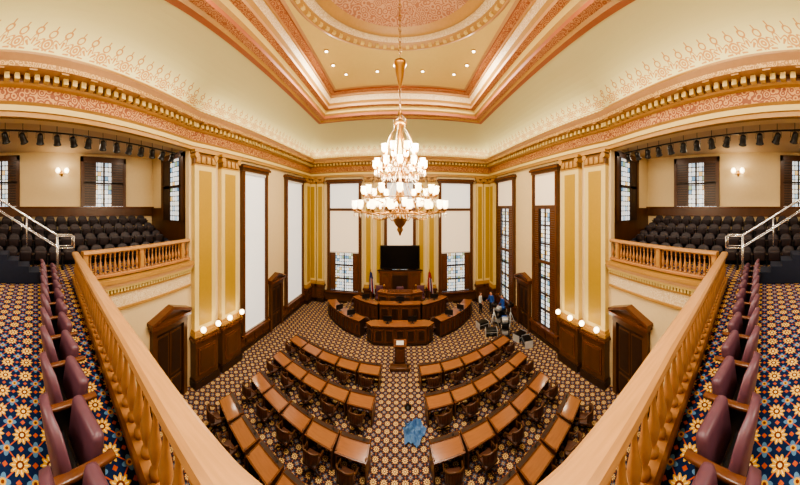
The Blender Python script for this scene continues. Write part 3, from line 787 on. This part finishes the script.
for x in (-.42,.42):
    for y in (-.27,.27): b.tube([(x,y,.05),(x,y,1.05)],.02,STEEL,6); b.ball((x,y,.05),.05,BLACK,1,1)
b.rbox(-.35,.05,-.2,.2,1.04,1.3,ALU,.02,1); b.rbox(.1,.4,-.2,.2,1.04,1.22,BLUESH,.02,1); b.rbox(-.35,.3,-.22,.22,.64,.9,BLACK,.02,1); b.rbox(-.3,.3,-.2,.2,.19,.45,ALU,.02,1)
mcart=b.mesh('equipment_cart_mesh'); inst(mcart,'equipment_cart',(7.3,15.9,0),.3); inst(mcart,'equipment_cart',(6.9,14.2,0),1.2)
b=MB(); b.rbox(-.4,.4,-.25,.25,0,.42,BLACK,.03,1,smooth=False)
for x in (-.41,.37): b.box(x,x+.04,-.26,.26,0,.43,ALU)
b.box(-.4,.4,-.26,.26,.26,.29,ALU); b.tube([(-.1,-.27,.18),(-.1,-.31,.2),(.1,-.31,.2),(.1,-.27,.18)],.012,STEEL,5)
mcase=b.mesh('flight_case_mesh')
for x,y,r in ((7.6,13.4,.4),(5.9,15.9,.2),(6.1,14.7,-.3),(7.7,12.6,1.3)): inst(mcase,'flight_case',(x,y,0),r)
# ---------------- people
def person(loc,rz,shirt,h=1.75,pose=0):
    me=bpy.data.meshes.new('person_skel')
    V=[(0,0,.95),(0,0,1.12),(0,0.01,1.32),(0,0,1.45),(0,.01,1.55),
       (.1,0,.9),(.11,.02,.5),(.12,-.02,.08),(.13,.12,.04),
       (-.1,0,.9),(-.11,.05,.5),(-.12,-.0,.08),(-.13,.14,.04),
       (.19,0,1.42),(.24,.02,1.15),(.22,.2,.98) if pose==0 else (.2,.28,1.12),(.2,.28,.95) if pose==0 else (.16,.36,1.16),
       (-.19,0,1.42),(-.25,-.02,1.13),(-.25,.08,.9),(-.25,.12,.82)]
    E=[(0,1),(1,2),(2,3),(3,4),(0,5),(5,6),(6,7),(7,8),(0,9),(9,10),(10,11),(11,12),(3,13),(13,14),(14,15),(15,16),(3,17),(17,18),(18,19),(19,20)]
    Rd=[.15,.14,.16,.09,.055,.1,.065,.045,.045,.1,.065,.045,.045,.065,.048,.035,.035,.065,.048,.035,.035]
    me.from_pydata(V,E,[]); ob=bpy.data.objects.new('tmp',me); sc.collection.objects.link(ob)
    md_=ob.modifiers.new('s','SKIN'); md_.use_smooth_shade=True
    for i,sv in enumerate(me.skin_vertices[0].data):
        sv.radius=(Rd[i],Rd[i]*(.75 if i in(0,1,2) else 1)); sv.use_root=(i==0)
    ss=ob.modifiers.new('u','SUBSURF'); ss.levels=1; ss.render_levels=1
    dg=bpy.context.evaluated_depsgraph_get(); ev=ob.evaluated_get(dg); em=bpy.data.meshes.new_from_object(ev)
    b=MB(); base=len(b.v)
    for v in em.vertices: b.av(v.co)
    for p in em.polygons:
        c=p.center
        m=shirt
        if c.z<.93 and abs(c.x)<.19: m=DARKCL
        if c.z<.1: m=BLACK
        if c.z>1.5: m=SKIN
        if (abs(c.x)>.19 and c.z<1.0) or (pose and c.y>.27 and c.z>.9): m=SKIN
        b.af([base+k for k in p.vertices],m,True)
    bpy.data.objects.remove(ob)
    b.ball((0,.02,1.64),.095,SKIN,1.25,3); b.ball((0,-.005,1.67),.1,HAIR,1.15,3)
    b.ball((0,.118,1.635),.016,SKIN,1.4,1)
    for s in (-1,1):
        b.ball((s*.035,.1,1.66),.012,BLACK,1,1); b.ball((s*.096,.02,1.64),.02,SKIN,1.5,1)
    b.rbox(-.025,.025,.1,.114,1.585,1.594,RED,.003,1)
    hands=[V[16],V[20]]
    for hx in hands:
        for k in range(4):
            o=(k-1.5)*.018; b.tube([(hx[0]+o,hx[1]+.01,hx[2]),(hx[0]+o,hx[1]+.05,hx[2]-.04),(hx[0]+o,hx[1]+.05,hx[2]-.08+.004*abs(k-1))],.009,SKIN,5)
        b.tube([(hx[0]-.03,hx[1],hx[2]),(hx[0]-.05,hx[1]+.03,hx[2]-.04)],.01,SKIN,5)
    o=b.build('person'); o.location=loc; o.rotation_euler=(0,0,rz); s=h/1.77; o.scale=(s,s,s)
person((7.3,17.6,0),2.0,BLUESH,1.85,1); person((6.5,18.0,0),-2.4,WHITE,1.75,0); person((7.9,16.7,0),1.6,BLUESH,1.8,0)
# ---------------- lights
def area(name,loc,size,size_y,power,rot,col=(1,.86,.67),shape='RECTANGLE'):
    l=bpy.data.lights.new(name,'AREA'); l.shape=shape; l.size=size
    if shape=='RECTANGLE': l.size_y=size_y
    l.energy=power; l.color=col
    o=bpy.data.objects.new(name,l); o.location=loc; o.rotation_euler=rot; sc.collection.objects.link(o); return o
def point(name,loc,power,r=.1,col=(1,.87,.68)):
    l=bpy.data.lights.new(name,'POINT'); l.energy=power; l.shadow_soft_size=r; l.color=col
    o=bpy.data.objects.new(name,l); o.location=loc; sc.collection.objects.link(o); return o
for p0,p1 in zip(loop,loop[1:]):
    a,c=Vector(p0),Vector(p1); d=c-a; L=d.length; n=Vector((d.y,-d.x)).normalized(); m=(a+c)/2+n*.6
    ang=math.atan2(d.y,d.x)
    area('cove_light_strip',(m.x,m.y,13.22),L-1.2,.12,L*7.5,(pi,0,ang),(1,.88,.62))
for x,y in dl: area('downlight_lamp',(x,y,15.9),.16,.16,190,(0,0,0),(1,.91,.77),'DISK')
for z,p in ((9.6,420),(10.4,300)):
    for k in range(4):
        a=pi/4+pi/2*k; rr=.5 if z>10 else 1.15
        point('chandelier_lamp',(rr*math.cos(a),CHY+rr*math.sin(a),z+.15),p/2,.12)
for s in (-1,1):
    for y in (-1,2.5,5.8): area('gallery_ceiling_lamp',(s*11,y,11.85),.5,.5,42,(0,0,0))
    point('sconce_lamp',(s*12.7,1.5,10.9),26,.08)
    for y in (8.0,9.8): point('globe_lamp',(s*7.9,y,3.0),18,.1)
for x in (-3.5,3.5): area('rear_fill_light',(x,-4.5,12.5),1.2,1.2,320,(math.radians(20),0,0),(1,.89,.73))  # added fill lights behind the camera, unseen and without fixtures
w=bpy.data.worlds.new('World'); sc.world=w; w.use_nodes=True
w.node_tree.nodes['Background'].inputs[0].default_value=(.9,.85,.75,1); w.node_tree.nodes['Background'].inputs[1].default_value=.3
try: sc.view_settings.look='AgX - Medium High Contrast'
except Exception as e: print('look',e)
F=232.0
cam=bpy.data.cameras.new('Camera'); co=bpy.data.objects.new('Camera',cam); sc.collection.objects.link(co); sc.camera=co
co.location=(0,0,EYE); co.rotation_euler=(pi/2,0,0)
cam.type='PANO'; cam.sensor_width=36; cam.lens=10.4; cam.clip_end=200; cam.clip_start=.05
cam.panorama_type='CENTRAL_CYLINDRICAL'
cam.central_cylindrical_range_u_min=-400/F; cam.central_cylindrical_range_u_max=400/F
cam.central_cylindrical_range_v_min=-277/F; cam.central_cylindrical_range_v_max=208/F
cam.central_cylindrical_radius=1.0
